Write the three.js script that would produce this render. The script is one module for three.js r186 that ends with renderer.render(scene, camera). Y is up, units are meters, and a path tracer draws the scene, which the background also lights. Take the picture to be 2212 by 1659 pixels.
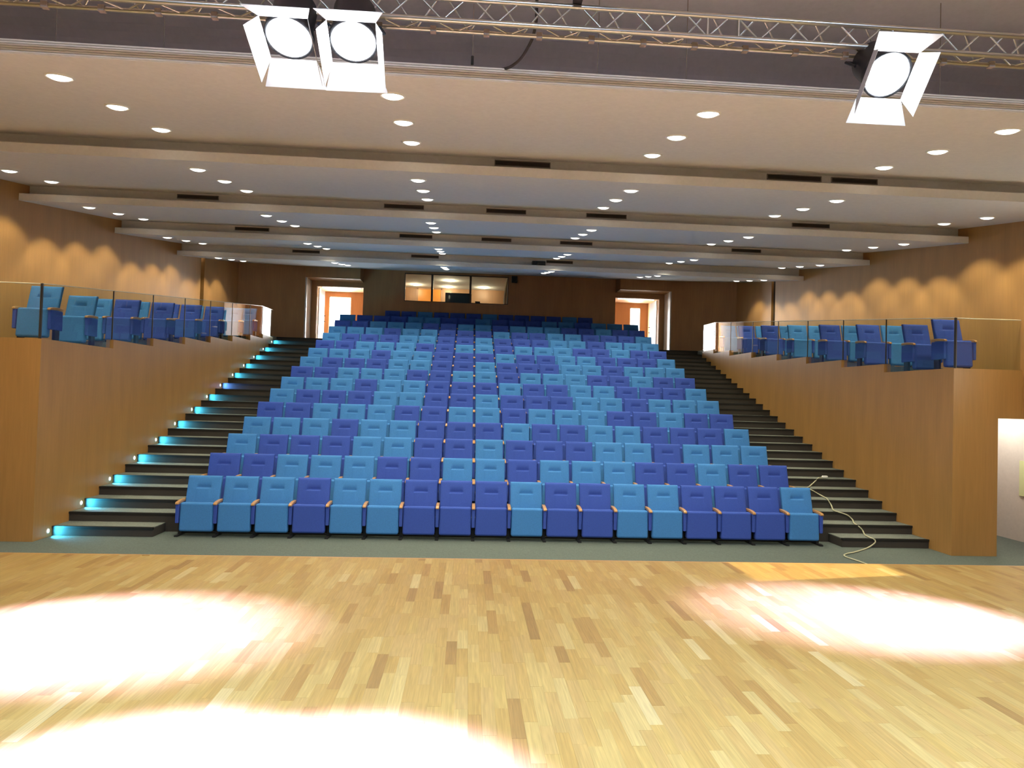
import * as THREE from 'three';
import { RoundedBoxGeometry } from 'three/addons/geometries/RoundedBoxGeometry.js';
import { mergeGeometries } from 'three/addons/utils/BufferGeometryUtils.js';
import { RectAreaLightUniformsLib } from 'three/addons/lights/RectAreaLightUniformsLib.js';

// ---------------------------------------------------------------- camera, sky, sun, exposure
// y = 0 is the carpet in front of the first row, the camera stands on the stage at z = 0 and the hall runs towards -z
const scene = new THREE.Scene();
const F = 1452.64, EYE = 2.18;
const camera = new THREE.PerspectiveCamera(2 * Math.atan(829.5 / F) * 180 / Math.PI, 2212 / 1659, 0.05, 200);
camera.rotation.order = 'YXZ';
camera.position.set(-0.68, EYE, 0);
camera.rotation.set(0.0230, -0.0642, 0.0284);
scene.add(camera);
scene.background = new THREE.Color(0.92, 0.97, 1.0);
scene.backgroundIntensity = 9;
const renderer = new THREE.WebGLRenderer({ antialias: true });
renderer.toneMapping = THREE.LinearToneMapping;
renderer.toneMappingExposure = 1.07;
renderer.shadowMap.enabled = true;
RectAreaLightUniformsLib.init();

const sun = new THREE.DirectionalLight(new THREE.Color(1.0, 0.74, 0.42), 15);
{ const d = new THREE.Vector3(0.893, 0.4226, -0.156);
  sun.target.position.set(2.9, 0.56, -6.6);
  sun.position.copy(sun.target.position).addScaledVector(d, 30);
  sun.castShadow = true;
  Object.assign(sun.shadow.camera, { left: -20, right: 20, top: 20, bottom: -20, near: 1, far: 70 });
  sun.shadow.mapSize.set(2048, 2048);
  scene.add(sun, sun.target); }
const DOWN_CD = 7, WALL_CD = 6.4, DOWN_COLOR = new THREE.Color(1.0, 0.93, 0.68);
const FLOOD_CD = 118, FLOOD_COLOR = new THREE.Color(0.54, 0.74, 1.0);
const STAGE_COLOR = new THREE.Color(0.40, 0.33, 1.0);

// ---------------------------------------------------------------- helpers
let seed = 20240611;
const rnd = () => { seed = (seed + 0x6D2B79F5) | 0; let t = Math.imul(seed ^ (seed >>> 15), 1 | seed); t = (t + Math.imul(t ^ (t >>> 7), 61 | t)) ^ t; return ((t ^ (t >>> 14)) >>> 0) / 4294967296; };
const rr = (a, b) => a + (b - a) * rnd();
const used = {};
function numbered(name) { const n = used[name] = (used[name] ?? -1) + 1; return n ? name + '_' + String(n).padStart(3, '0') : name; }
function mesh(name, g, m, parent) {
  const o = new THREE.Mesh(Array.isArray(g) ? mergeGeometries(g.map((x) => x.index ? x.toNonIndexed() : x)) : g, m);
  o.name = parent ? name : numbered(name); o.castShadow = o.receiveShadow = true; (parent ?? scene).add(o); return o;
}
function group(name, [x, y, z] = [0, 0, 0]) { const o = new THREE.Group(); o.name = numbered(name); o.position.set(x, y, z); scene.add(o); return o; }
function tag(o, label, category, grp) { o.userData.label = label; o.userData.category = category; if (grp) o.userData.group = grp; return o; }
function struct(o, label) { o.userData.kind = 'structure'; if (label) o.userData.label = label; return o; }
// uv in metres, taken from the shape's own axes
function metric(g) {
  if (g.index) g = g.toNonIndexed();
  const p = g.attributes.position, n = g.attributes.normal, uv = new Float32Array(p.count * 2);
  for (let i = 0; i < p.count; i++) {
    const ax = Math.abs(n.getX(i)), ay = Math.abs(n.getY(i)), az = Math.abs(n.getZ(i));
    const [u, v] = ay > ax && ay > az ? [p.getX(i), p.getZ(i)] : ax > az ? [p.getZ(i), p.getY(i)] : [p.getX(i), p.getY(i)];
    uv[2 * i] = u; uv[2 * i + 1] = v;
  }
  g.setAttribute('uv', new THREE.BufferAttribute(uv, 2)); return g;
}
function bx(x0, x1, y0, y1, z0, z1) {
  if (x0 > x1) [x0, x1] = [x1, x0]; if (y0 > y1) [y0, y1] = [y1, y0]; if (z0 > z1) [z0, z1] = [z1, z0];
  return metric(new THREE.BoxGeometry(x1 - x0, y1 - y0, z1 - z0).translate((x0 + x1) / 2, (y0 + y1) / 2, (z0 + z1) / 2));
}
function rb(w, h, d, x, y, z, r = 0.01, s = 2) { return metric(new RoundedBoxGeometry(w, h, d, s, r).translate(x, y, z)); }
// prism from a plan outline (x, z) between two heights
function plan(pts, y0, y1) { const g = new THREE.ExtrudeGeometry(new THREE.Shape(pts.map(([x, z]) => new THREE.Vector2(x, -z))), { depth: y1 - y0, bevelEnabled: false }); g.rotateX(-Math.PI / 2); g.translate(0, y0, 0); return metric(g); }
// prism from a (z, y) outline spanning x0..x1
function prism(pts, x0, x1) {
  const s = new THREE.Shape(pts.map(([z, y]) => new THREE.Vector2(-z, y)));
  const g = new THREE.ExtrudeGeometry(s, { depth: x1 - x0, bevelEnabled: false });
  g.rotateY(Math.PI / 2); g.translate(x0, 0, 0);
  return metric(g);
}
function rod(a, b, r, seg = 8) {
  const A = new THREE.Vector3(...a), D = new THREE.Vector3(...b).sub(A), g = new THREE.CylinderGeometry(r, r, D.length(), seg);
  g.applyQuaternion(new THREE.Quaternion().setFromUnitVectors(new THREE.Vector3(0, 1, 0), D.clone().normalize()));
  return g.translate(...A.addScaledVector(D, 0.5).toArray());
}
function tube(pts, r, seg = 60, rad = 8) { return new THREE.TubeGeometry(new THREE.CatmullRomCurve3(pts.map((p) => new THREE.Vector3(...p))), seg, r, rad); }
const ORD = ['first', 'second', 'third', 'fourth', 'fifth', 'sixth', 'seventh', 'eighth', 'ninth', 'tenth', 'eleventh', 'twelfth', 'thirteenth', 'fourteenth', 'fifteenth', 'sixteenth', 'seventeenth', 'eighteenth'];
const NUM = ['one', 'two', 'three', 'four', 'five', 'six', 'seven', 'eight', 'nine', 'ten', 'eleven', 'twelve', 'thirteen', 'fourteen', 'fifteen', 'sixteen'];

// ---------------------------------------------------------------- textures and materials
function field(w, h, fn, srgb = true) {
  const d = new Uint8Array(w * h * 4);
  for (let y = 0; y < h; y++) for (let x = 0; x < w; x++) { const c = fn(x / w, y / h), k = 4 * (y * w + x); for (let i = 0; i < 3; i++) d[k + i] = Math.max(0, Math.min(255, Math.round(255 * (c.length ? c[i] : c)))); d[k + 3] = 255; }
  const t = new THREE.DataTexture(d, w, h); t.wrapS = t.wrapT = THREE.RepeatWrapping; t.magFilter = THREE.LinearFilter; t.minFilter = THREE.LinearMipmapLinearFilter; t.generateMipmaps = true;
  if (srgb) t.colorSpace = THREE.SRGBColorSpace; t.needsUpdate = true; return t;
}
function grid(nx, ny) { const a = Float32Array.from({ length: nx * ny }, () => rnd()); const s = (t) => t * t * (3 - 2 * t);
  return (u, v) => { u = (u % 1 + 1) % 1 * nx; v = (v % 1 + 1) % 1 * ny; const i = Math.floor(u) % nx, j = Math.floor(v) % ny, fu = s(u - Math.floor(u)), fv = s(v - Math.floor(v)), i1 = (i + 1) % nx, j1 = (j + 1) % ny;
    return (a[j * nx + i] * (1 - fu) + a[j * nx + i1] * fu) * (1 - fv) + (a[j1 * nx + i] * (1 - fu) + a[j1 * nx + i1] * fu) * fv; }; }
const gA = grid(90, 6), gB = grid(200, 14), gC = grid(14, 4), gD = grid(240, 240), gE = grid(60, 60), gF = grid(150, 150);
const laminateMap = field(512, 512, (u, v) => 0.90 + 0.03 * (gA(u, v) - 0.5) + 0.03 * (gB(u, v) - 0.5) + 0.05 * (gC(u, v) - 0.5)); laminateMap.repeat.set(0.5, 0.35);
const plankMap = field(512, 512, (u, v) => 0.88 + 0.08 * (gB(u, v) - 0.5) + 0.09 * (gA(u, v) - 0.5)); plankMap.repeat.set(1.7, 0.9);
const carpetMap = field(512, 512, (u, v) => 0.84 + 0.22 * (gD(u, v) - 0.5) + 0.08 * (gE(u, v) - 0.5)); carpetMap.repeat.set(1.1, 1.1);
const fabricMap = field(512, 512, (u, v) => 0.90 + 0.10 * (gD(u, v) - 0.5) + 0.07 * (gF(u, v) - 0.5) + 0.04 * (gE(u, v) - 0.5)); fabricMap.repeat.set(2.2, 2.2);
const paintMap = field(256, 256, (u, v) => 0.955 + 0.02 * (gE(u, v) - 0.5) + 0.02 * (gF(u, v) - 0.5)); paintMap.repeat.set(0.4, 0.4);
const std = (c, roughness = 0.8, more = {}) => new THREE.MeshStandardMaterial({ color: new THREE.Color(c), roughness, ...more });
const phys = (c, roughness, more) => new THREE.MeshPhysicalMaterial({ color: new THREE.Color(c), roughness, ...more });
const M = {
  laminate: phys('#bd8d50', 0.42, { map: laminateMap, clearcoat: 0.15, clearcoatRoughness: 0.3 }),
  rearPanel: phys('#cb9b68', 0.55, { map: laminateMap }),
  russet: phys('#b98a62', 0.5, { map: laminateMap }),
  ceiling: std('#eee9e4', 0.9, { map: paintMap }),
  fascia: std('#e9e6e2', 0.75, { map: paintMap }),
  stageCeiling: std('#e6e1ea', 0.95, { map: paintMap }),
  plaster: std('#e2dbd2', 0.9, { map: paintMap }),
  carpet: std('#6b756c', 1.0, { map: carpetMap }),
  tread: std('#878c82', 1.0, { map: carpetMap }),
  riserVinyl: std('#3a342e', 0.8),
  nosing: std('#191816', 0.6),
  black: std('#17171a', 0.55),
  darkMetal: std('#26272b', 0.45, { metalness: 0.6 }),
  ventBlack: std('#4a433e', 0.9),
  ventFrame: std('#8d827a', 0.7),
  aluminium: std('#c9c4bd', 0.28, { metalness: 0.9 }),
  arm: phys('#cf9a5c', 0.35, { map: laminateMap, clearcoat: 0.4, clearcoatRoughness: 0.2 }),
  sky: std('#478bd0', 0.95, { map: fabricMap }),
  royal: std('#3c59b8', 0.95, { map: fabricMap }),
  glass: phys('#eef4ee', 0.02, { transmission: 1, ior: 1.52, side: THREE.DoubleSide }),
  endGlass: phys('#f2f5f3', 0.03, { transmission: 1, ior: 1.9, side: THREE.DoubleSide }),
  glassEdge: phys('#d6cfb8', 0.2, { clearcoat: 1 }),
  joint: std('#3a3128', 0.4),
  whitePaint: phys('#f3f2ee', 0.3, { clearcoat: 0.3 }),
  lampGlow: new THREE.MeshStandardMaterial({ color: '#ffffff', emissive: new THREE.Color(1.0, 0.95, 0.84), emissiveIntensity: 5 }),
  lampRing: std('#efece6', 0.4),
  stepGlow: new THREE.MeshStandardMaterial({ color: '#ffffff', emissive: new THREE.Color(0.75, 0.97, 1.0), emissiveIntensity: 4 }),
  stageGlow: new THREE.MeshStandardMaterial({ color: '#ffffff', emissive: new THREE.Color(0.92, 0.97, 1.0), emissiveIntensity: 90 }),
  tubeGlow: new THREE.MeshStandardMaterial({ color: '#ffffff', emissive: new THREE.Color(1, 0.97, 0.9), emissiveIntensity: 6 }),
  barnDoor: std('#b9b9bd', 0.5, { side: THREE.DoubleSide }),
  cord: std('#b9b596', 0.6),
  cable: std('#2a2626', 0.7),
  plug: std('#e9e9e6', 0.4),
  notice: std('#dfe6b0', 0.7),
  curtain: std('#d9d0b8', 0.95),
  screen: phys('#20262a', 0.25, { clearcoat: 0.5 }),
};

// ---------------------------------------------------------------- measures of the hall
const WX = 7.8, BX = 6.7, RISE = 0.28, RUN = 0.82, ROW1 = 10.65, EDGE = -6.85, STAGE = 0.56, BT = 0.12;
const SEAT = 0.55, PER = 18, ROWS = 15;
const FZ = [-5.25, -8.08, -10.95, -13.8, -16.65], K = 0.1626, SY = [2.739, 2.9426, 3.1424, 3.336, 3.5049].map((v) => v + EYE), SZ = [6.719, 9.5831, 12.4441, 15.3302, 18.1857], FH = 0.11;
const under = (s, z) => SY[s] + K * (-z - SZ[s]);
const TEETH = { '-1': [-9.86, -11.78, -13.21, -14.64, -16.04, -17.48, -18.86, -19.97, -20.96], '1': [-9.8, -11.53, -12.91, -14.32, -15.74, -17.2, -18.7, -19.97, -20.93] };
const LEVEL = [2.85, 3.0, 3.15, 3.3, 3.45, 3.6, 3.75, 3.88];
const SIDE = { '-1': 'left', '1': 'right' };

// ---------------------------------------------------------------- floors, tiers, stairs
const carpetFloor = struct(mesh('floor', [bx(-8.9, 8.9, -0.3, 0, -12.6, EDGE + 0.02)], M.carpet), 'grey green carpet in front of the first row');
const stage = struct(group('floor_stage'), 'pale parquet stage floor');
mesh('stage_front', [bx(-WX, WX, -0.2, STAGE - 0.02, EDGE + 0.03, 5.2)], M.laminate, stage);
mesh('edge_nosing', [bx(-WX, WX, STAGE - 0.06, STAGE, EDGE, EDGE + 0.03)], M.arm, stage);
{ // parquet strips running from front to back; the 300 that show largest are meshes of their own
  const tones = ['#bb9854', '#b79250', '#be9d5b', '#b38d4b', '#c3a464', '#b89455', '#ab8346', '#bb9758', '#cbb077', '#a17a42'].map((c) => new THREE.Color(c));
  const weights = [22, 20, 16, 12, 9, 10, 5, 12, 3, 2], total = weights.reduce((a, b) => a + b);
  const pick = () => { let t = rnd() * total; for (let i = 0; i < weights.length; i++) if ((t -= weights[i]) < 0) return i; return 0; };
  const mats = tones.map((c) => phys(c, 0.48, { map: plankMap, clearcoat: 0.1, clearcoatRoughness: 0.25 }));
  const all = [], W = 0.0705;
  const strip = (x, z0, z1, lift) => { const w = W / 2 - 0.0002, g = new THREE.BoxGeometry(2 * w, 0.02, z1 - z0 - 0.0005); g.translate(x, STAGE - 0.01 + lift, (z0 + z1) / 2);
    const p = g.attributes.position, uv = g.attributes.uv, o = rnd() * 7; for (let i = 0; i < p.count; i++) uv.setXY(i, p.getX(i) + o, p.getZ(i)); return g; };
  for (let x = -7.72; x < 7.75; x += W) {
    let z = EDGE + 0.03 - rr(0, 0.4);
    while (z < 2.4) {
      const len = [0.28, 0.36, 0.42, 0.5][Math.floor(rnd() * 4)] * rr(0.9, 1.1), z0 = Math.max(z, EDGE + 0.03), z1 = Math.min(z + len, 2.4); z += len;
      if (z1 - z0 < 0.03) continue;
      const d = -(z0 + z1) / 2, ax = Math.atan2(x + 0.68, d) - 0.064, seen = d > 2.75 && Math.abs(Math.tan(ax)) < 0.77;
      all.push({ x, z0, z1, tone: pick(), lift: rr(-0.0002, 0.0002), big: seen ? W * (z1 - z0) / (d * d * d) : 0 });
    }
  }
  all.sort((a, b) => b.big - a.big);
  const rest = [];
  all.forEach((s, i) => {
    const g = strip(s.x, s.z0, s.z1, s.lift);
    if (i < 300) { mesh('plank', g, mats[s.tone], stage); return; }
    const c = tones[s.tone], col = new Float32Array(g.attributes.position.count * 3); for (let k = 0; k < col.length; k += 3) { col[k] = c.r; col[k + 1] = c.g; col[k + 2] = c.b; }
    g.setAttribute('color', new THREE.BufferAttribute(col, 3)); rest.push(g);
  });
  const far = mesh('parquet_strips', rest, phys('#ffffff', 0.48, { map: plankMap, clearcoat: 0.1, clearcoatRoughness: 0.25, vertexColors: true }), stage);
  far.userData.kind = 'stuff';
  mesh('stage_rear_boards', [bx(-WX, WX, STAGE - 0.02, STAGE, 2.4, 5.2)], mats[1], stage);
}
const terrace = struct(group('floor_terrace'), 'stepped carpeted tiers that carry the seat rows');
const tierFront = (i) => -(ROW1 + 0.06 + RUN * (i - 2));                 // front edge of the tier of row i (2..15)
for (let i = 2; i <= ROWS; i++) {
  const z0 = tierFront(i), z1 = i === ROWS ? -23.4 : tierFront(i + 1), y = RISE * (i - 1);
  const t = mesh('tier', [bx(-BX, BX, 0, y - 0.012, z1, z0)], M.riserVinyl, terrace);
  mesh('tread', [bx(-BX, BX, y - 0.012, y, z1, z0 - 0.03)], M.tread, t);
  mesh('nosing', [bx(-BX, BX, y - 0.03, y + 0.002, z0 - 0.03, z0 + 0.012)], M.nosing, t);
}
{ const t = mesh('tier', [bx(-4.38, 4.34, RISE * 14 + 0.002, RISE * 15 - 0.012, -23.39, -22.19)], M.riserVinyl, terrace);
  mesh('tread', [bx(-4.38, 4.34, RISE * 15 - 0.012, RISE * 15, -23.39, -22.22)], M.tread, t);
  mesh('nosing', [bx(-4.38, 4.34, RISE * 15 - 0.03, RISE * 15 + 0.002, -22.22, -22.178)], M.nosing, t); }
struct(mesh('floor_landing', [bx(-8.7, -BX, 3.6, 3.92, -28.2, -20.97), bx(BX, 8.7, 3.6, 3.92, -28.2, -20.94), bx(-BX, BX, 3.6, 3.915, -28.2, -23.41)], M.tread));
for (const s of [-1, 1]) {                                               // half steps of the two aisles
  const st = group('staircase', [s * 5.9, 0, -10.3]);
  tag(st, s < 0 ? 'dark carpeted aisle stairs with cyan lights along the wall' : 'dark carpeted aisle stairs with a pale cord lying across them', 'stairs', 'aisle stairs beside the seats');
  const x0 = Math.min(s * (BX - 0.004), s * 5.27) - s * 5.9, x1 = Math.max(s * (BX - 0.004), s * 5.27) - s * 5.9;
  for (let j = 0; j < 14; j++) {
    const z0 = -RUN * j, z1 = z0 - 0.412, y0 = RISE * j, y = y0 + RISE / 2;
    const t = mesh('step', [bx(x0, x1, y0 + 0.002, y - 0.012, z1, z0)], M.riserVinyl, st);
    mesh('tread', [bx(x0, x1, y - 0.012, y, z1, z0 - 0.03)], M.tread, t);
    mesh('nosing', [bx(x0, x1, y - 0.03, y + 0.002, z0 - 0.03, z0 + 0.012)], M.nosing, t);
  }
}

// ---------------------------------------------------------------- walls
{
  struct(mesh('wall_left', [bx(-8.0, -WX, -0.3, 7.3, -18.12, 5.2), bx(-8.0, -WX, 2.6, 7.3, -21.0, -18.36)], M.laminate), 'wood laminate side wall above the lit-step balcony');
  // the right wall has the window that lets the sun onto the stage
  const T = 7.9;
  struct(mesh('wall_right', [bx(WX, T, -0.3, 7.3, -7.1, 5.2), bx(WX, T, 3.34, 7.3, -8.3, -7.1), bx(WX, T, -0.3, 2.5, -8.3, -7.1), bx(WX, T, -0.3, 7.3, -9.2, -8.3), bx(WX, T, 2.1, 7.3, -9.8, -9.2), bx(WX, T, 2.6, 7.3, -18.24, -9.8), bx(WX, T, 2.6, 7.3, -21.0, -18.48)], M.laminate), 'wood laminate side wall above the balcony over the corded steps');
  struct(mesh('trim_3', [bx(-8.0, -7.9, 2.6, 7.3, -18.36, -18.12)], M.joint), 'dark vertical joint in the side wall'); struct(mesh('trim_4', [bx(7.86, 7.96, 2.6, 7.3, -18.48, -18.24)], M.joint), 'dark vertical joint in the side wall');
  struct(mesh('wall_stage_back', [bx(-WX, WX, 0, 6.2, 5.0, 5.2)], std('#2b2a2e', 0.95)));
}
for (const s of [-1, 1]) {
  const Z = TEETH[s], name = SIDE[s];
  // stepped parapet wall along the aisle and the front of the balcony
  const parts = [];
  for (let l = 0; l < LEVEL.length; l++) parts.push(bx(s * BX, s * (BX + BT), 0, LEVEL[l], Z[l + 1], Z[l]));
  if (s < 0) parts.push(bx(-WX, -BX - BT, 0, LEVEL[0], Z[0] - BT, Z[0]));
  else parts.push(bx(BX + BT, 7.42, 0, LEVEL[0], Z[0] - BT, Z[0]), bx(7.42, WX, 2.1, LEVEL[0], Z[0] - BT, Z[0]));
  struct(mesh('wall_balcony_' + name, parts, M.laminate), s < 0 ? 'tall wood laminate balcony wall beside the lit steps' : 'tall wood laminate balcony wall beside the corded steps');
  const fl = [];
  for (let l = 0; l < LEVEL.length; l++) fl.push(bx(s * (BX + BT), s * WX, LEVEL[l] - 0.2, LEVEL[l] - 0.04, Z[l + 1], l ? Z[l] : Z[0] - BT));
  struct(mesh('floor_balcony_' + name, fl, M.tread));
  // back walls beside the doors, with their reveal, soffit and door head
  struct(mesh('wall_rear_' + name, [plan([[s * WX, -20.97], [s * 6.2, -22.65], [s * 6.2, -23.4], [s * 8.1, -23.4], [s * 8.1, -20.97]], 3.6, 7.4), bx(s * 4.4, s * 6.2, 6.05, 7.6, -23.4, -22.65)], M.rearPanel), 'brown panelled back wall beside a rear door');
  struct(mesh('wall_door_head_' + name, [bx(s * 4.4, s * 6.8, 5.88, 6.05, -23.55, -23.4), bx(s * 5.97, s * 6.8, 3.6, 5.88, -23.55, -23.4)], M.rearPanel));
  struct(mesh('trim_' + (s < 0 ? 1 : 2), [bx(s * 6.16, s * 6.2, 3.92, 6.05, -23.4, -22.7)], M.whitePaint), 'white reveal of the rear doorway');
}
// block with the control room window
const WIN = { x0: -3.0, x1: 0.6, y0: 5.48, y1: 6.46 };
struct(mesh('wall_back', [bx(-4.4, WIN.x0, 3.9, 7.4, -23.55, -23.4), bx(WIN.x1, 4.4, 3.9, 7.4, -23.55, -23.4), bx(WIN.x0, WIN.x1, 3.9, WIN.y0, -23.55, -23.4), bx(WIN.x0, WIN.x1, WIN.y1, 7.4, -23.55, -23.4)], M.rearPanel), 'brown panelled block with the control room window');

// ---------------------------------------------------------------- ceilings
for (let s = 0; s < 5; s++) {
  const z0 = FZ[s], z1 = s < 4 ? FZ[s + 1] - 0.25 : -23.6, y0 = under(s, z0), y1 = under(s, z1);
  const c = struct(group('ceiling'), ORD[s] + ' sloping white ceiling panel from the stage');
  const body = (xa, xb, za, zb) => prism([[za, under(s, za)], [zb, under(s, zb)], [zb, under(s, zb) + FH], [za, under(s, za) + FH]], xa, xb);
  mesh('panel', s < 4 ? [body(-WX, WX, z0, z1)] : [body(-WX, WX, z0, z1)], M.ceiling, c);
  if (s === 0) { // ribbed fascia
    const ribs = []; for (let k = 0; k < 6; k++) ribs.push(bx(-WX, WX, y0 + 0.006 + k * 0.0178, y0 + 0.018 + k * 0.0178, z0 + 0.001, z0 + 0.009));
    mesh('ribbed_fascia', ribs, M.fascia, c);
  } else mesh('fascia', [bx(-WX + 0.01, WX - 0.01, y0 - 0.002, y0 + FH, z0 + 0.001, z0 + 0.014)], M.fascia, c);
  if (s < 4) mesh('riser', [bx(-WX, WX, under(s + 1, z1) + FH - 0.02, y1 + 0.02, z1 - 0.05, z1)], M.ceiling, c);
}
{ // stage ceiling with a rounded cove down to the first panel
  const Y = 5.72, R = 0.5, zc = -6.7, pts = [[5.2, Y], [zc + R, Y]];
  for (let k = 1; k <= 10; k++) { const a = Math.PI / 2 * k / 10; pts.push([zc + R - R * Math.sin(a), Y - R + R * Math.cos(a)]); }
  pts.push([zc, 4.985], [zc - 0.15, 4.985], [zc - 0.15, Y + 0.2], [5.2, Y + 0.2]);
  const g = prism(pts, -WX, WX); g.computeVertexNormals();
  struct(mesh('ceiling_stage', [g], M.stageCeiling), 'plain lilac grey ceiling above the stage truss');
}

// ---------------------------------------------------------------- recessed downlights, one of each, copied
const COLX = [-7.05, -4.17, -1.41, 1.37, 4.17, 7.03];
{
  const slope = Math.atan(K);
  const ring = new THREE.LatheGeometry([[0.088, -0.002], [0.1, -0.012], [0.112, -0.006], [0.115, 0.004]].map(([r, y]) => new THREE.Vector2(r, y)), 28);
  const disc = new THREE.SphereGeometry(0.088, 24, 8, 0, Math.PI * 2, Math.PI / 2, Math.PI / 2).scale(1, 0.36, 1);
  const place = ['front', 'middle', 'back'];
  for (let s = 0; s < 5; s++) for (let c = 0; c < 6; c++) for (let r = 0; r < 3; r++) {
    if (s === 0 && (c === 0 || c === 5) && r === 0) continue;
    const z = -(SZ[s] + (r - 1) * 0.9194), x = COLX[c], y = under(s, z);
    const o = group('downlight', [x, y, z]); o.rotation.x = slope;
    tag(o, `round glowing downlight, ${ORD[s]} ceiling panel from stage, ${place[r]} row, ${ORD[c]} from lit-step side`, 'downlight', 'recessed downlights in the ceiling');
    mesh('trim_ring', ring, M.lampRing, o); mesh('lens', disc, M.lampGlow, o);
    const outer = c === 0 || c === 5, l = new THREE.SpotLight(DOWN_COLOR, outer ? WALL_CD : DOWN_CD, 0, outer ? 0.78 : 1.08, outer ? 0.3 : 0.42, 2);
    l.position.set(x, y - 0.05, z); l.target.position.set(x + (outer ? Math.sign(x) * 0.28 * 4 : 0), y - 4, z - K * 4); l.castShadow = true; l.shadow.radius = 2.5; scene.add(l, l.target);
  }
}

// ---------------------------------------------------------------- air vents in the dark slots between ceiling panels
{
  const V = [[0, -0.09, 0.7], [0, 3.41, 0.72], [0, 4.21, 0.62], [1, -5.17, 0.66], [1, -1.84, 0.66], [1, -0.14, 0.67], [1, 1.56, 0.69], [1, 5.13, 0.67], [2, -5.21, 0.69], [2, -1.87, 0.68], [2, -0.19, 0.63], [2, 1.5, 0.69], [2, 5.19, 0.65], [3, -4.8, 0.67], [3, -1.87, 0.69], [3, 1.53, 0.68]];
  const nth = [0, 0, 0, 0];
  for (const [s, x, w] of V) {
    const z = FZ[s + 1] - 0.25, y = (under(s + 1, z) + FH + under(s, z)) / 2 + 0.02;
    const o = group('air_vent', [x, y, z]);
    tag(o, `dark slatted air vent, ${ORD[nth[s]++]} from lit-step side in ${ORD[s]} ceiling gap from stage`, 'air vent', 'air vents between the ceiling panels');
    mesh('frame', [bx(-w / 2, w / 2, 0.028, 0.036, 0, 0.014), bx(-w / 2, w / 2, -0.036, -0.028, 0, 0.014), bx(-w / 2, -w / 2 + 0.01, -0.028, 0.028, 0, 0.014), bx(w / 2 - 0.01, w / 2, -0.028, 0.028, 0, 0.014)], M.ventFrame, o);
    mesh('backing', [bx(-w / 2 + 0.01, w / 2 - 0.01, -0.028, 0.028, 0.001, 0.004)], M.ventBlack, o);
    for (let k = 0; k < 3; k++) mesh('slat', [bx(-w / 2 + 0.01, w / 2 - 0.01, -0.018 + k * 0.018, -0.012 + k * 0.018, 0.004, 0.012)], M.ventBlack, o);
  }
}

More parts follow.
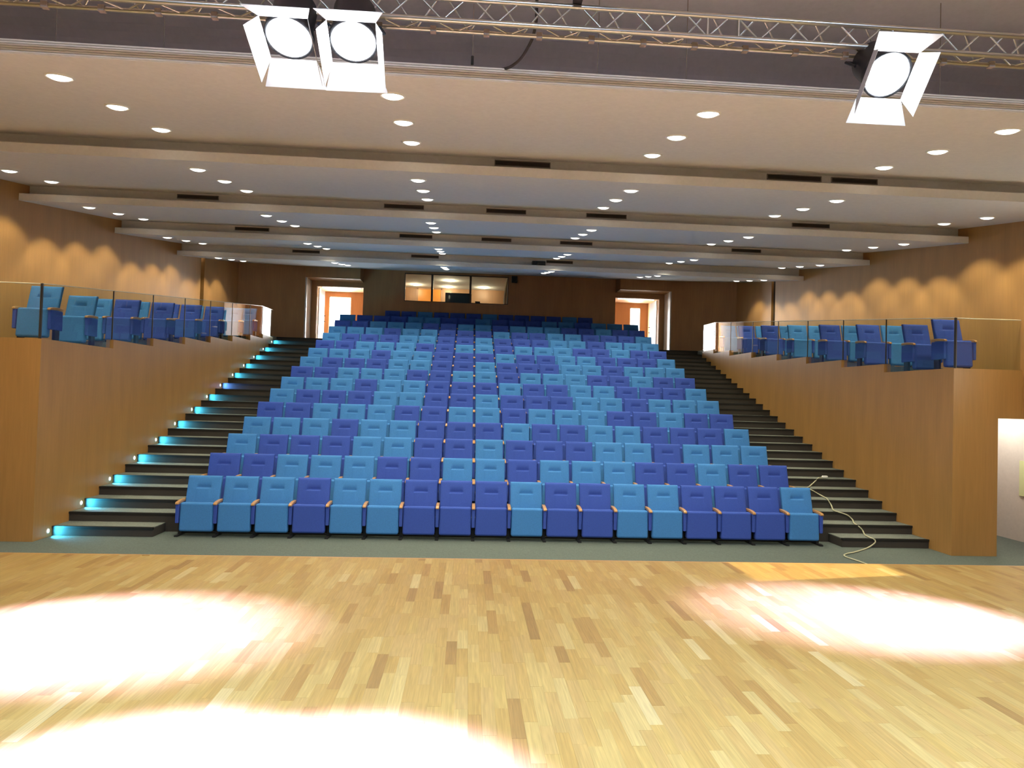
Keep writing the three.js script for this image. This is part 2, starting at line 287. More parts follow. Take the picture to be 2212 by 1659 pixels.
// ---------------------------------------------------------------- folding seats
const chairGeo = (() => {
  const W = 0.497, T = 0.075, y0 = 0.34, y1 = 0.872, slit = 0.693;
  // backrest: a padded slab with a pressed-in crease below the head section
  const ys = [y0, 0.352, 0.38, 0.46, 0.55, 0.62, 0.66, 0.682, slit - 0.003, slit + 0.003, 0.71, 0.73, 0.755, 0.79, 0.83, 0.852, 0.866, y1], xs = [-1, -0.985, -0.93, -0.75, -0.46, -0.4, -0.3, -0.15, 0, 0.15, 0.3, 0.4, 0.46, 0.75, 0.93, 0.985, 1];
  const g = new THREE.BoxGeometry(1, 1, 1, xs.length - 1, ys.length - 1, 1), p = g.attributes.position;
  for (let i = 0; i < p.count; i++) {
    const u = xs[Math.round((p.getX(i) + 0.5) * (xs.length - 1))], y = ys[Math.round((p.getY(i) + 0.5) * (ys.length - 1))], front = p.getZ(i) > 0;
    let x = u * W / 2, z = front ? 0 : -T;
    const edge = Math.max(0, Math.abs(u) - 0.93) / 0.07, top = Math.max(0, y - 0.852) / 0.02, bot = Math.max(0, 0.36 - y) / 0.02, e = Math.min(1, Math.max(edge, top, bot));
    z += (front ? -1 : 1) * 0.016 * e * e;
    if (front) {
      z += 0.012 * (1 - u * u) * Math.sin(Math.PI * Math.min(1, Math.max(0, (y - y0) / (y1 - y0))));
      const inside = Math.min(1, Math.max(0, (0.46 - Math.abs(u)) / 0.08));
      if (y > slit) z -= 0.036 * inside * Math.max(0, 1 - (y - slit) / 0.075);
      else z += 0.004 * inside;
    }
    p.setXYZ(i, x, y, z + (y1 - y) * 0.27);
  }
  g.computeVertexNormals();
  const back = metric(g);
  // seat, folded up against the back
  const sg = new RoundedBoxGeometry(0.487, 0.43, 0.11, 3, 0.035); const sp = sg.attributes.position;
  for (let i = 0; i < sp.count; i++) { const x = sp.getX(i) / 0.2435, y = sp.getY(i) / 0.215; if (sp.getZ(i) > 0) sp.setZ(i, sp.getZ(i) + 0.008 * (1 - x * x) * (1 - y * y)); }
  sg.rotateX(-0.07); sg.translate(0, 0.292, 0.262);
  const seat = metric(sg);
  const panel = rb(0.05, 0.29, 0.3, 0, 0.345, 0.17, 0.012);
  const as = new THREE.Shape(); as.moveTo(-0.33, 0.488); as.quadraticCurveTo(-0.335, 0.506, -0.3, 0.514); as.quadraticCurveTo(-0.17, 0.538, -0.02, 0.528); as.lineTo(-0.02, 0.505); as.quadraticCurveTo(-0.17, 0.51, -0.31, 0.486); as.closePath();
  const ag = new THREE.ExtrudeGeometry(as, { depth: 0.038, bevelEnabled: true, bevelSize: 0.006, bevelThickness: 0.006, bevelSegments: 2, curveSegments: 6 });
  ag.rotateY(Math.PI / 2); ag.translate(-0.019, 0, 0);
  const arm = metric(ag);
  const leg = mergeGeometries([bx(-0.022, 0.022, 0.02, 0.2, 0.09, 0.2), bx(-0.025, 0.025, 0, 0.022, 0.0, 0.33)]);
  const frame = mergeGeometries([bx(-0.248, 0.248, 0.03, 0.055, 0.12, 0.17), bx(-0.248, 0.248, 0.26, 0.3, 0.11, 0.16)]);
  const shell = metric((() => { const b = new THREE.BoxGeometry(0.45, 0.46, 0.02, 1, 1, 1), q = b.attributes.position; for (let i = 0; i < q.count; i++) q.setXYZ(i, q.getX(i), q.getY(i) + 0.6, q.getZ(i) - T - 0.008 + (y1 - (q.getY(i) + 0.6)) * 0.27); b.computeVertexNormals(); return b; })());
  return { back, seat, panel, arm, leg, frame, shell };
})();
function makeChair(cloth) {
  const o = new THREE.Group();
  mesh('backrest', chairGeo.back, cloth, o); mesh('back_shell', chairGeo.shell, M.black, o); mesh('seat', chairGeo.seat, cloth, o); mesh('under_frame', chairGeo.frame, M.black, o);
  return o;
}
function addArm(o, x) {
  for (const [n, g, m] of [['side_panel', chairGeo.panel, M.royal], ['armrest', chairGeo.arm, M.arm], ['leg', chairGeo.leg, M.black]]) mesh(n, g, m, o).position.x = x;
}
const protos = {};
for (const [k, m] of [['L', M.sky], ['R', M.royal]]) { const a = makeChair(m); addArm(a, -SEAT / 2); const b = makeChair(m); addArm(b, -SEAT / 2); addArm(b, SEAT / 2); protos[k] = a; protos[k + 'end'] = b; }
const TONE = { L: 'sky blue', R: 'royal blue' };
function placeChair(kind, end, x, y, z, label, grp, sx = 1) {
  const o = protos[kind + (end ? 'end' : '')].clone(); o.name = numbered('theatre_seat'); scene.add(o); o.position.set(x, y, z); o.scale.x = sx;
  return tag(o, label, 'seat', grp);
}
const PATTERN = ['LLLRLLRRRLRRLLRRRL', 'RRLLLRRLLRLLLRRLRR', 'LRRRLLRRLRRRLLRLLL'];
for (let r = 0; r < ROWS; r++) for (let c = 0; c < PER; c++) {
  const k = PATTERN[r % 3][c];
  placeChair(k, c === PER - 1, (c - 8.5) * SEAT, RISE * r, -(ROW1 + RUN * r), `${TONE[k]} folding seat, row ${NUM[r]} from stage, ${ORD[c]} from the lit-step aisle`, 'seats in the main rows');
}
for (let c = 0; c < 13; c++) { const k = 'RRLRRRLRRRRLR'[c]; placeChair(k, c === 12, (c - 6) * SEAT - 0.03, RISE * 15, -22.97, `${TONE[k]} seat in shaded row under control room window, ${ORD[c]} from lit-step side`, 'seats in the top row'); }
for (const s of [-1, 1]) {
  const rows = s < 0 ? [['L', null], ['L', null], ['R', 'L'], ['R', 'L'], ['R', 'R'], ['R', 'L'], ['L', 'R'], ['L', 'L']] : [['R', null], ['R', null], ['R', 'L'], ['R', 'L'], ['L', 'L'], ['R', 'L'], ['R', 'L'], ['L', 'L']];
  const zs = s < 0 ? [-10.5, -11.45, -12.9, -14.33, -15.75, -17.15, -18.56, -19.72] : [-10.45, -11.2, -12.6, -14.0, -15.45, -16.9, -18.38, -19.72];
  const lv = [0, 0, 1, 2, 3, 4, 5, 6], where = s < 0 ? 'lit-step' : 'corded-step';
  rows.forEach(([o, n], i) => {
    const y = LEVEL[lv[i]] - 0.04;
    if (s < 0 && n) placeChair(n, false, -7.545, y, zs[i], `${TONE[n]} seat by the wall, row ${NUM[i]} of the ${where} balcony`, 'balcony seats', 0.9);
    placeChair(o, s < 0 || !n, s * 7.05, y, zs[i], `${TONE[o]} seat behind the glass, row ${NUM[i]} of the ${where} balcony`, 'balcony seats', 0.9);
    if (s > 0 && n) placeChair(n, true, 7.545, y, zs[i], `${TONE[n]} seat by the wall, row ${NUM[i]} of the ${where} balcony`, 'balcony seats', 0.9);
  });
}

// ---------------------------------------------------------------- glass balustrades of the balconies
for (const s of [-1, 1]) {
  const Z = TEETH[s], topAt = (z) => z < -20.1 ? 4.71 : 3.62 + (-z - 9.8) * 0.1058;
  const x = s * (BX + 0.03), o = group('glass_balustrade', [x, LEVEL[0], Z[0]]), D = (g) => g.translate(-x, -LEVEL[0], -Z[0]);
  tag(o, s < 0 ? 'stepped glass balustrade on the balcony above the lit steps' : 'stepped glass balustrade on the balcony above the corded steps', 'balustrade', 'glass balustrades of the balconies');
  const quad = (za, zb, ya, m) => { const g = new THREE.BufferGeometry();
    g.setAttribute('position', new THREE.BufferAttribute(new Float32Array([x, ya, za, x, ya, zb, x, topAt(zb), zb, x, topAt(za), za]), 3)); g.setIndex([0, 1, 2, 0, 2, 3]); g.computeVertexNormals(); return g; };
  for (let l = 0; l < LEVEL.length; l++) {
    mesh('pane', D(metric(quad(Z[l] - 0.006, Z[l + 1] + 0.006, LEVEL[l] + 0.005, 0))), l === LEVEL.length - 1 ? M.endGlass : M.glass, o);
    mesh('top_edge', D(rod([x, topAt(Z[l]), Z[l]], [x, topAt(Z[l + 1]), Z[l + 1]], 0.007, 6)), M.glassEdge, o);
    mesh('joint', D(bx(x - 0.008, x + 0.008, LEVEL[l], topAt(Z[l]), Z[l] - 0.008, Z[l] + 0.008)), M.joint, o);
  }
  mesh('joint', D(bx(x - 0.012, x + 0.012, LEVEL[0], topAt(Z[0]) + 0.005, Z[0] - 0.03, Z[0] + 0.0)), M.joint, o);
  const fg = new THREE.PlaneGeometry(WX - BX - 0.04, topAt(Z[0]) - LEVEL[0]); fg.translate(s * (WX + BX + 0.02) / 2, (topAt(Z[0]) + LEVEL[0]) / 2, Z[0] - 0.03);
  mesh('front_pane', D(metric(fg)), M.glass, o);
  mesh('top_edge', D(rod([x, topAt(Z[0]), Z[0] - 0.03], [s * (WX - 0.005), topAt(Z[0]) + 0.005, Z[0] - 0.03], 0.009, 6)), M.glassEdge, o);
}

// ---------------------------------------------------------------- step lights along the stairs
for (let j = 0; j < 14; j++) {
  const y = 0.085 + RISE * j, z = -10.2 - RUN * j * 0.9985, blue = j === 8, o = group('step_light', [-BX + 0.001, y, z]);
  tag(o, `small white step light by the ${ORD[j]} lit step from the stage`, 'step light', 'step lights along the stairs');
  mesh('bezel', new THREE.LatheGeometry([[0.026, 0.004], [0.036, 0.007], [0.04, 0]].map(([r, h]) => new THREE.Vector2(r, h)), 20).rotateZ(-Math.PI / 2), M.lampRing, o);
  mesh('lens', new THREE.SphereGeometry(0.027, 16, 10, 0, Math.PI * 2, 0, Math.PI / 2).scale(1, 0.5, 1).rotateZ(-Math.PI / 2), M.stepGlow, o);
  const l = new THREE.SpotLight(blue ? new THREE.Color(0.1, 0.32, 1) : new THREE.Color(0.06, 0.62, 1.0), 2.2, 0, 1.35, 0.6, 2);
  l.position.set(-BX + 0.03, y, z); l.target.position.set(-BX + 1, y - 0.12, z - 0.42); l.castShadow = true; l.shadow.radius = 0.8; scene.add(l, l.target);
}

// ---------------------------------------------------------------- lighting truss over the stage
{
  const o = group('lighting_truss', [0, 4.87, -4.5]), Tn = [0, 0, 0], A = [0, -0.148, 0], B = [0, -0.172, -0.085];
  tag(o, 'aluminium lighting truss with zigzag bracing spanning above the stage', 'truss');
  for (const [n, c, r] of [['top_chord', Tn, 0.019], ['lower_chord', A, 0.019], ['lower_chord', B, 0.015]]) mesh(n, rod([-WX + 0.01, c[1], c[2]], [WX - 0.01, c[1], c[2]], r, 12), M.aluminium, o);
  const P = 0.365; let k = 0;
  for (let x = -7.5; x < 7.4; x += P) {
    for (const [a, b, off] of [[Tn, A, 0], [Tn, B, P / 2], [A, B, P / 4]]) {
      mesh('brace', rod([x + off, b[1], b[2]], [x + off + P / 2 - 0.03, a[1], a[2]], 0.0065, 6), M.aluminium, o);
      mesh('brace', rod([x + off + P / 2 + 0.03, a[1], a[2]], [x + off + P, b[1], b[2]], 0.0065, 6), M.aluminium, o);
    }
    if (++k % 8 === 0) for (const d of [0, 0.22]) mesh('upright', rod([x + d, Tn[1], 0], [x + d, A[1], 0], 0.009, 6), M.aluminium, o);
  }
  for (let x = -7.2; x < 7.4; x += P) mesh('bar_clamp', bx(x - 0.02, x + 0.02, B[1] - 0.02, B[1] + 0.02, B[2] - 0.018, B[2] + 0.02), M.ventFrame, o);
  const box = tag(group('power_box', [-0.02, 4.985, -4.42]), 'flat black power box resting above the truss near the hanging cable', 'power box');
  mesh('case', rb(0.55, 0.07, 0.14, 0, 0, 0, 0.012), M.black, box); mesh('strap', bx(-0.03, 0.03, -0.1, 0.04, -0.075, 0.075), M.black, box);
  const cab = mesh('hanging_cable', tube([[-0.2, 5.7, -4.75], [-0.25, 5.3, -4.72], [-0.276, 5.035, -4.72], [-0.276, 4.895, -4.74], [-0.292, 4.809, -4.8], [-0.321, 4.77, -4.88], [-0.362, 4.75, -5.0], [-0.414, 4.755, -5.12], [-0.46, 4.785, -5.235], [-0.55, 4.825, -5.36]], 0.011, 80), M.cable);
  tag(cab, 'thick dark cable hanging behind the truss onto the ceiling panel edge', 'cable');
  [[-4.03, 0], [-3.2, 0], [-0.73, 1], [0.315, 0], [1.07, 0], [3.3, 0]].forEach(([x, knob], i) => {
    const y = under(0, -5.5) + FH, w = tag(group('hanger_rod', [x, y, -5.5]), knob ? 'thin ceiling hanger rod with dark turnbuckle near the hanging cable' : `thin plain ceiling hanger rod, ${ORD[i]} from the lit-step side`, 'hanger rod', 'hanger rods above the first ceiling panel');
    mesh('rod', rod([0, 0, 0], [0, 5.715 - y, 0], 0.0035, 6), M.ventFrame, w);
    if (knob) mesh('turnbuckle', rod([0, 0.1, 0], [0, 0.17, 0], 0.011, 8), M.cable, w);
  });
}
function stageLamp(at, aim, label, size, cd, angle, off) {
  const o = group('stage_spotlight', at), dir = new THREE.Vector3(...aim).sub(new THREE.Vector3(...at)).normalize();
  tag(o, label, 'spotlight', 'spotlights on the truss');
  const q = new THREE.Quaternion().setFromUnitVectors(new THREE.Vector3(0, 0, 1), dir), turn = (g) => g.applyQuaternion(q);
  const R = size / 2, prof = [[0.01, -0.34], [R * 0.8, -0.33], [R * 0.95, -0.3], [R * 0.95, -0.05], [R * 1.08, -0.04], [R * 1.08, 0.0], [R * 0.96, 0.0], [R * 0.96, -0.02]].map(([r, z]) => new THREE.Vector2(r, z));
  mesh('housing', turn(new THREE.LatheGeometry(prof, 32).rotateX(Math.PI / 2)), M.darkMetal, o);
  mesh('lens', turn(new THREE.SphereGeometry(R * 2.2, 32, 8, 0, Math.PI * 2, 0, 0.44).rotateX(Math.PI / 2).translate(0, 0, -R * 1.99)), M.stageGlow, o);
  const w = R * 1.05, f = new THREE.Shape([new THREE.Vector2(-w, 0), new THREE.Vector2(w, 0), new THREE.Vector2(w * 1.35, w * 1.15), new THREE.Vector2(-w * 1.35, w * 1.15)]);
  for (let k = 0; k < 4; k++) { const g = new THREE.ExtrudeGeometry(f, { depth: 0.003, bevelEnabled: false }); g.rotateX(k % 2 ? 1.3 : 0.62); g.translate(0, w, 0.005); g.rotateZ(k * Math.PI / 2); mesh('barn_door', turn(g), M.barnDoor, o); }
  const top = 4.70 - at[1], y = new THREE.Vector3(0, 0, -0.16).applyQuaternion(q), side = new THREE.Vector3(1, 0, 0).applyQuaternion(q), L = y.clone().addScaledVector(side, -R - 0.02), Rr = y.clone().addScaledVector(side, R + 0.02), tz = -4.585 - at[2];
  mesh('yoke', [rod(L.toArray(), [-R - 0.02, top - 0.05, tz], 0.01), rod(Rr.toArray(), [R + 0.02, top - 0.05, tz], 0.01), rod([-R - 0.02, top - 0.05, tz], [R + 0.02, top - 0.05, tz], 0.01)], M.darkMetal, o);
  mesh('clamp', bx(-0.025, 0.025, top - 0.06, top + 0.005, tz - 0.03, tz + 0.03), M.darkMetal, o);
  const l = new THREE.SpotLight(STAGE_COLOR, cd, 0, angle, 1, 2);
  l.position.set(...at).addScaledVector(dir, off); l.target.position.set(...aim); l.castShadow = true; l.shadow.radius = 3; scene.add(l, l.target);
}
stageLamp([-1.9, 4.46, -4.36], [-1.95, STAGE, -2.55], 'blazing stage spotlight with open barn doors, outer of the close pair', 0.29, 3000, 0.27, 0.2);
stageLamp([-1.49, 4.46, -4.36], [-1.2, STAGE, -2.5], 'blazing stage spotlight with open barn doors, inner of the close pair', 0.29, 3000, 0.27, 0.2);
stageLamp([2.1, 4.46, -4.36], [1.6, STAGE, -0.3], 'single blazing stage spotlight with open barn doors above the corded steps', 0.29, 2200, 0.27, 0.2);
stageLamp([-6.4, 4.50, -4.36], [-3.15, STAGE, -4.62], 'stage spotlight at the lit-step end of the truss', 0.29, 3000, 0.215, 0.2);
stageLamp([6.5, 4.50, -4.36], [2.62, STAGE, -5.12], 'stage spotlight at the corded-step end of the truss', 0.29, 2300, 0.19, 0.2);
// unseen flood lights over the stage, above the camera
for (const x of [-3.2, 0, 3.2]) {
  const o = tag(group('flood_light', [x, 5.64, -0.9]), `unseen square stage flood light on the stage ceiling, ${x < 0 ? 'lit-step side' : x ? 'corded-step side' : 'middle one'}`, 'flood light', 'flood lights over the stage');
  mesh('housing', [bx(-0.2, 0.2, 0.04, 0.07, -0.2, 0.2), bx(-0.2, -0.18, -0.06, 0.04, -0.2, 0.2), bx(0.18, 0.2, -0.06, 0.04, -0.2, 0.2), bx(-0.18, 0.18, -0.06, 0.04, -0.2, -0.18), bx(-0.18, 0.18, -0.06, 0.04, 0.18, 0.2)], M.darkMetal, o);
  mesh('lamp_glass', bx(-0.178, 0.178, 0.01, 0.02, -0.178, 0.178), M.tubeGlow, o);
  const l = new THREE.SpotLight(FLOOD_COLOR, FLOOD_CD, 0, 0.92, 1, 2); l.position.set(x, 5.57, -0.9); l.target.position.set(x, 0, -1.2); l.castShadow = true; l.shadow.radius = 8; scene.add(l, l.target);
  const wide = new THREE.RectAreaLight(FLOOD_COLOR, 480, 0.35, 0.35); wide.position.set(x, 5.572, -0.9); wide.lookAt(x, 0, -0.9); scene.add(wide);  // extra area light added at each flood to lift cove, ceiling and seats
}

// ---------------------------------------------------------------- cord on the stairs
{
  const o = group('extension_cord', [5.8, 0.15, -10.3]);
  tag(o, 'pale extension cord with white plug trailing down the stairs to the stage', 'cord');
  const P = [[6.1, 0.857, -12.46], [5.97, 0.856, -12.36], [5.874, 0.78, -12.33], [5.72, 0.72, -12.2], [5.561, 0.712, -11.95], [5.623, 0.68, -11.925], [5.756, 0.61, -11.922], [5.8, 0.572, -11.8], [5.705, 0.57, -11.535], [5.749, 0.49, -11.505], [5.669, 0.435, -11.29], [5.629, 0.432, -11.13], [5.743, 0.40, -11.1], [5.826, 0.369, -11.1], [5.893, 0.31, -11.09], [5.747, 0.292, -10.765], [5.787, 0.25, -10.69], [5.842, 0.19, -10.69], [5.797, 0.152, -10.558], [5.738, 0.154, -10.336], [5.794, 0.125, -10.28], [5.8, 0.094, -10.275], [5.749, 0.049, -10.27], [5.595, 0.012, -10.18], [5.451, 0.012, -10.06], [5.225, 0.012, -9.891], [5.057, 0.012, -9.79], [4.934, 0.012, -9.663], [4.916, 0.012, -9.547], [4.938, 0.012, -9.407], [4.962, 0.012, -9.2], [4.98, 0.012, -8.2], [4.9, 0.02, -7.1], [4.9, 0.3, -6.87]].map(([x, y, z]) => [x - 5.8, y - 0.15, z + 10.3]);
  mesh('flex', tube(P, 0.0105, 260, 8), M.cord, o);
  mesh('plug', mergeGeometries([rb(0.1, 0.045, 0.06, 0.36, 0.722, -2.17, 0.014), rod([0.28, 0.715, -2.15], [0.33, 0.72, -2.165], 0.013)].map((g) => { const h = g.index ? g.toNonIndexed() : g; h.deleteAttribute('uv'); return h; })), M.plug, o);
}

// ---------------------------------------------------------------- passage under the balcony by the stage
{
  struct(mesh('wall_passage', [bx(8.81, 8.95, -0.3, 2.8, -15, -9.1), bx(6.85, 8.95, -0.3, 2.8, -15.2, -15), bx(7.9, 8.95, -0.3, 2.8, -9.2, -9.1), bx(7.9, 7.98, 2.1, 2.8, -9.8, -9.2)], M.plaster));
  struct(mesh('ceiling_passage', [bx(6.82, 8.95, 2.6, 2.64, -15.1, -9.92), bx(7.9, 8.95, 2.6, 2.64, -9.92, -9.1)], M.ceiling));
  struct(mesh('floor_passage', [bx(6.82, 8.95, -0.3, -0.001, -15.1, -12.6)], M.carpet));
  const n = tag(group('notice', [8.8, 1.08, -10.93]), 'pale yellow notice on the wall of the side passage', 'notice');
  mesh('sheet', bx(-0.012, 0, -0.3, 0.3, -0.05, 0.4), M.notice, n); mesh('backing_board', bx(0, 0.009, -0.31, 0.31, -0.06, 0.41), M.plaster, n);
  const l = tag(group('added_passage_lamp', [8.15, 2.6, -11.2]), 'round unseen ceiling lamp added to brighten the side passage', 'ceiling lamp');  // lamp added out of view to brighten the passage wall
  mesh('rim', new THREE.CylinderGeometry(0.14, 0.15, 0.03, 24).translate(0, -0.015, 0), M.lampRing, l); mesh('lamp_glass', new THREE.SphereGeometry(0.12, 20, 8, 0, Math.PI * 2, Math.PI / 2, Math.PI / 2).scale(1, 0.5, 1).translate(0, -0.03, 0), M.tubeGlow, l);
  const p = new THREE.PointLight(new THREE.Color(1, 0.93, 0.84), 5, 0, 2); p.position.set(8.15, 2.45, -11.2); p.castShadow = true; p.shadow.radius = 4; scene.add(p);
}

// ---------------------------------------------------------------- control room behind the window
{
  struct(mesh('wall_control_room', [bx(-3.45, -3.3, 4.5, 6.6, -27.1, -23.55), bx(0.95, 1.1, 4.5, 6.6, -27.1, -23.55), bx(-3.5, 1.1, 4.5, 6.6, -27.2, -27.0)], M.russet));
  struct(mesh('ceiling_control_room', [bx(-3.5, 1.1, 6.55, 6.65, -27.2, -23.55)], M.plaster));
  struct(mesh('floor_control_room', [bx(-3.5, 1.1, 4.4, 4.5, -27.2, -23.55)], M.carpet));
  const w = struct(group('window_1', [(WIN.x0 + WIN.x1) / 2, WIN.y0, -23.43]), 'wide control room window of three panes'), cx = w.position.x;
  for (const [a, b] of [[WIN.x0, -2.05], [-2.05, -0.72], [-0.72, WIN.x1]]) mesh('pane', metric(new THREE.PlaneGeometry(b - a - 0.04, WIN.y1 - WIN.y0 - 0.05).translate((a + b) / 2 - cx, (WIN.y1 - WIN.y0) / 2, -0.02)), M.glass, w);
  mesh('window_frame', [bx(WIN.x0 - cx, WIN.x1 - cx, WIN.y1 - WIN.y0 - 0.03, WIN.y1 - WIN.y0, -0.05, 0.02), bx(WIN.x0 - cx, WIN.x1 - cx, 0, 0.025, -0.05, 0.02), bx(WIN.x0 - cx, WIN.x0 - cx + 0.025, 0, WIN.y1 - WIN.y0, -0.05, 0.02), bx(WIN.x1 - cx - 0.025, WIN.x1 - cx, 0, WIN.y1 - WIN.y0, -0.05, 0.02)], M.joint, w);
  for (const x of [-2.05, -0.72]) mesh('mullion', bx(x - cx - 0.035, x - cx + 0.035, 0.02, WIN.y1 - WIN.y0 - 0.02, -0.06, 0.025), M.joint, w);
  for (const [x, z, t] of [[-2.85, -26.3, 'beside the orange door'], [-1.6, -26.55, 'above the big screen'], [-0.2, -26.4, 'above the console'], [-1.5, -25.1, 'close behind the window']]) {
    const l = tag(group('booth_lamp', [x, 6.55, z]), 'round ceiling lamp in the control room, ' + t, 'ceiling lamp', 'control room lamps');
    mesh('lamp_lens', new THREE.CylinderGeometry(0.09, 0.1, 0.03, 24).translate(0, -0.015, 0), M.lampGlow, l); mesh('rim', new THREE.TorusGeometry(0.105, 0.012, 8, 24).rotateX(Math.PI / 2), M.lampRing, l);
    const p = new THREE.PointLight(new THREE.Color(1, 0.9, 0.66), 1.5, 0, 2); p.position.set(x, 6.44, z); p.castShadow = true; p.shadow.radius = 3; scene.add(p);
  }
  const d = struct(group('door_3', [-2.35, 4.5, -26.97]), 'bright orange control room door');
  mesh('leaf', bx(-0.45, 0.45, 0.01, 1.98, -0.02, 0.02), std('#d98a34', 0.4), d); mesh('door_frame', [bx(-0.5, -0.45, 0, 2.03, -0.02, 0.04), bx(0.45, 0.5, 0, 2.03, -0.02, 0.04), bx(-0.5, 0.5, 1.98, 2.03, -0.02, 0.04)], M.russet, d); mesh('handle', rod([0.36, 0.95, 0.05], [0.26, 0.95, 0.05], 0.01), M.aluminium, d);
  const desk = tag(group('control_desk', [-1.2, 4.5, -24.3]), 'long control desk behind the control room window', 'desk');
  mesh('desk_top', rb(3.9, 0.04, 0.75, 0, 0.95, 0, 0.01), M.plaster, desk); for (const x of [-1.9, 0, 1.9]) mesh('leg', bx(x - 0.03, x + 0.03, 0, 0.93, -0.3, 0.3), M.plaster, desk);
  const paper = tag(mesh('white_shelf', rb(0.75, 0.035, 0.3, -2.5, 5.6, -24.35, 0.005), M.whitePaint), 'white shelf board standing on the desk beside the orange door', 'shelf');
  const sup = mesh('bracket', bx(-2.8, -2.2, 5.47, 5.585, -24.4, -24.3), M.whitePaint, paper);
  const mon = tag(group('monitor', [-1.15, 5.47, -24.45]), 'wide dark screen behind the middle control room pane', 'monitor');
  mesh('screen', rb(0.95, 0.5, 0.04, 0, 0.27, 0, 0.01), M.screen, mon); mesh('stand', rb(0.3, 0.03, 0.2, 0, 0.015, 0, 0.006), M.black, mon);
  const lap = tag(group('mixing_console', [-0.35, 5.47, -24.2]), 'small dark console with raised lid behind the control room window', 'console');
  mesh('body', rb(0.4, 0.06, 0.3, 0.02, 0.03, 0, 0.01), M.black, lap); mesh('lid', rb(0.18, 0.17, 0.03, -0.1, 0.14, -0.12, 0.01), M.black, lap);
  const cg = new THREE.PlaneGeometry(0.45, 1.5, 40, 10), cp = cg.attributes.position; for (let i = 0; i < cp.count; i++) { const x = cp.getX(i), y = cp.getY(i), pinch = 1 - 0.35 * Math.max(0, y / 0.75 - 0.1) ; cp.setXYZ(i, x * pinch + 0.05 * (1 - pinch), y, 0.035 * Math.sin(x * 60)); } cg.computeVertexNormals(); cg.translate(0.68, 5.72, -23.8);
  tag(mesh('curtain', metric(cg), Object.assign(M.curtain, { side: THREE.DoubleSide })), 'cream gathered curtain at the end of the control room window', 'curtain');
  const cam = tag(group('small_loudspeaker', [0.8, 6.36, -23.3]), 'small black loudspeaker bracketed high beside the control room window', 'loudspeaker');
  mesh('cabinet', rb(0.2, 0.22, 0.16, 0, 0, 0, 0.015), M.black, cam); mesh('cone', new THREE.CylinderGeometry(0.06, 0.05, 0.012, 20).rotateX(Math.PI / 2).translate(0, -0.02, 0.083), M.darkMetal, cam); mesh('bracket', bx(-0.03, 0.03, -0.03, 0.03, -0.1, -0.06), M.darkMetal, cam);
  const pz = FZ[4] + 0.12, pj = tag(group('projector', [0.98, under(4, FZ[4]) + FH, FZ[4] - 0.12]), 'small black projector on the ledge of the rearmost ceiling panel', 'projector');
  mesh('case', rb(0.34, 0.12, 0.2, 0, 0.06, 0, 0.02), M.black, pj); mesh('lens', new THREE.CylinderGeometry(0.035, 0.04, 0.05, 16).rotateX(Math.PI / 2).translate(-0.06, 0.06, 0.11), M.darkMetal, pj);
}

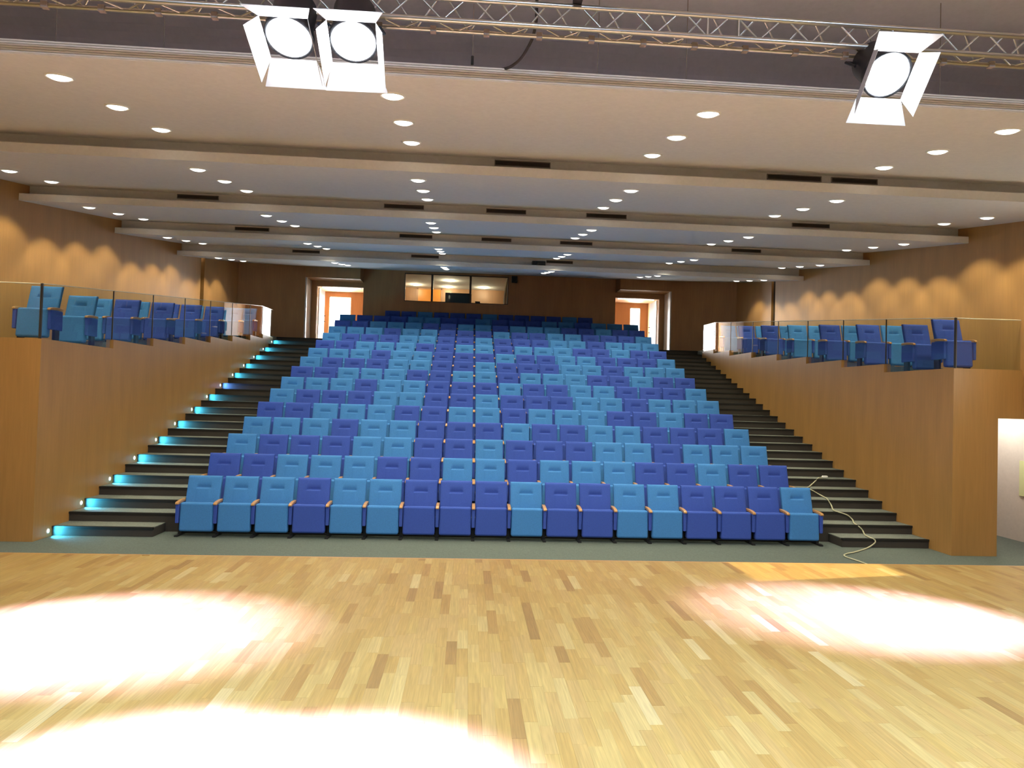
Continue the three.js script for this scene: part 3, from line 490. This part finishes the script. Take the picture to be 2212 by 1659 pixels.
// ---------------------------------------------------------------- rear doorways and lobbies with daylight windows
for (const s of [-1, 1]) {
  const wx = s < 0 ? [-6.51, -5.61] : [6.03, 6.49], wy = [4.3, 6.21], X = (a, b) => [Math.min(a, b), Math.max(a, b)];
  const zb = -28, [a, b] = X(s * 3.6, s * 6.8), n = SIDE[s];
  const v = s < 0 ? [-4.72, -4.29] : [3.72, 4.26], vy = [4.0, 6.1], back = (x0, x1, y0, y1) => bx(x0, x1, y0, y1, zb - 0.15, zb);
  const holes = s < 0 ? [[wx, wy], [v, vy]] : [[v, vy], [wx, wy]];
  struct(mesh('wall_lobby_' + n, [back(a, holes[0][0][0], 3.6, 6.5), back(holes[0][0][1], holes[1][0][0], 3.6, 6.5), back(holes[1][0][1], b, 3.6, 6.5), ...holes.flatMap(([h, y]) => [back(h[0], h[1], 3.6, y[0]), back(h[0], h[1], y[1], 6.5)])], M.russet));
  struct(mesh('wall_lobby_side_' + n, [bx(s * 6.8, s * 6.95, 3.6, 6.5, zb, -23.55), bx(s * 3.5, s * 3.6, 3.6, 6.5, zb, -23.55)], M.rearPanel));
  { const g = struct(group('window_' + (s < 0 ? 5 : 6), [(v[0] + v[1]) / 2, vy[0], zb - 0.05]), 'tall unseen window added for the bright reflection in the balustrade end panes'), q = (v[1] - v[0]) / 2, H = vy[1] - vy[0];  // window added out of view so the glass end panes mirror daylight
    mesh('pane', metric(new THREE.PlaneGeometry(2 * q, H).translate(0, H / 2, 0)), M.glass, g);
    mesh('window_frame', [bx(-q, -q + 0.015, 0, H, -0.03, 0.03), bx(q - 0.015, q, 0, H, -0.03, 0.03), bx(-q, q, 0, 0.015, -0.03, 0.03), bx(-q, q, H - 0.015, H, -0.03, 0.03)], M.whitePaint, g);
    const l = new THREE.RectAreaLight(new THREE.Color(0.95, 0.98, 1), 40, 2 * q - 0.01, H - 0.01); l.position.set((v[0] + v[1]) / 2, (vy[0] + vy[1]) / 2, zb + 0.01); l.lookAt(l.position.x, l.position.y, 0); scene.add(l); }
  struct(mesh('ceiling_lobby_' + n, [bx(s * 3.5, s * 6.95, 6.4, 6.5, zb, -23.55)], M.russet));
  const w = struct(group('window_' + (s < 0 ? 2 : 3), [(wx[0] + wx[1]) / 2, wy[0], zb - 0.05]), 'blinding daylight window in the rear lobby'), hw = (wx[1] - wx[0]) / 2, hh = wy[1] - wy[0];
  mesh('pane', metric(new THREE.PlaneGeometry(2 * hw, hh).translate(0, hh / 2, 0)), M.glass, w);
  mesh('window_frame', [bx(-hw, -hw + 0.03, 0, hh, -0.03, 0.03), bx(hw - 0.03, hw, 0, hh, -0.03, 0.03), bx(-hw, hw, 0, 0.03, -0.03, 0.03), bx(-hw, hw, hh - 0.03, hh, -0.03, 0.03)], M.whitePaint, w);
  const day = new THREE.RectAreaLight(new THREE.Color(0.95, 0.98, 1), 40, 2 * hw - 0.06, hh - 0.06); day.position.set((wx[0] + wx[1]) / 2, (wy[0] + wy[1]) / 2, zb + 0.01); day.lookAt(day.position.x, day.position.y, 0); scene.add(day);
  const d = struct(group('door_' + (s < 0 ? 1 : 2), [s * 5.95, 3.92, -23.58]), 'white door leaf standing open in a rear doorway');
  mesh('leaf', rb(0.045, 1.93, 0.9, -s * 0.0, 0.98, -0.46, 0.006), M.whitePaint, d);
  for (const y of [0.86, 1.06]) mesh('handle', rod([-s * 0.03, y, -0.82], [-s * 0.08, y, -0.82], 0.012), M.darkMetal, d);
  mesh('hinge', [bx(-s * 0.01 - 0.015, -s * 0.01 + 0.015, 0.2, 0.3, 0.0, 0.03), bx(-s * 0.01 - 0.015, -s * 0.01 + 0.015, 1.6, 1.7, 0.0, 0.03)], M.aluminium, d);
  const t = tag(group('tube_lamp', [s * 5.2, 5.945, -23.7]), s < 0 ? 'glowing tube lamp in the doorway above the lit stairs' : 'glowing tube lamp in the doorway above the corded stairs', 'tube lamp', 'tube lamps in the rear doorways');
  mesh('batten', bx(-0.7, 0.7, -0.03, 0.02, -0.04, 0.04), M.lampRing, t); mesh('tube', rod([-0.66, -0.05, 0], [0.66, -0.05, 0], 0.016, 12), M.tubeGlow, t); for (const e of [-0.67, 0.67]) mesh('lamp_holder', bx(e - 0.012, e + 0.012, -0.07, -0.03, -0.02, 0.02), M.lampRing, t);
  const l = new THREE.RectAreaLight(new THREE.Color(1, 0.97, 0.9), 20, 1.3, 0.04); l.position.set(s * 5.2, 5.86, -23.7); l.lookAt(s * 5.2, 0, -23.7); scene.add(l);
}
// side window of the stage that lets the sun in
{ const w = struct(group('window_4', [7.85, 2.5, -7.7]), 'side window that lets sun onto the stage');
  mesh('pane', metric(new THREE.PlaneGeometry(1.2, 0.84).rotateY(Math.PI / 2).translate(0, 0.42, 0)), M.glass, w);
  mesh('window_frame', [bx(-0.03, 0.03, 0, 0.02, -0.6, 0.6), bx(-0.03, 0.03, 0.82, 0.84, -0.6, 0.6), bx(-0.03, 0.03, 0.02, 0.82, -0.6, -0.58), bx(-0.03, 0.03, 0.02, 0.82, 0.58, 0.6)], M.whitePaint, w); }

renderer.render(scene, camera);
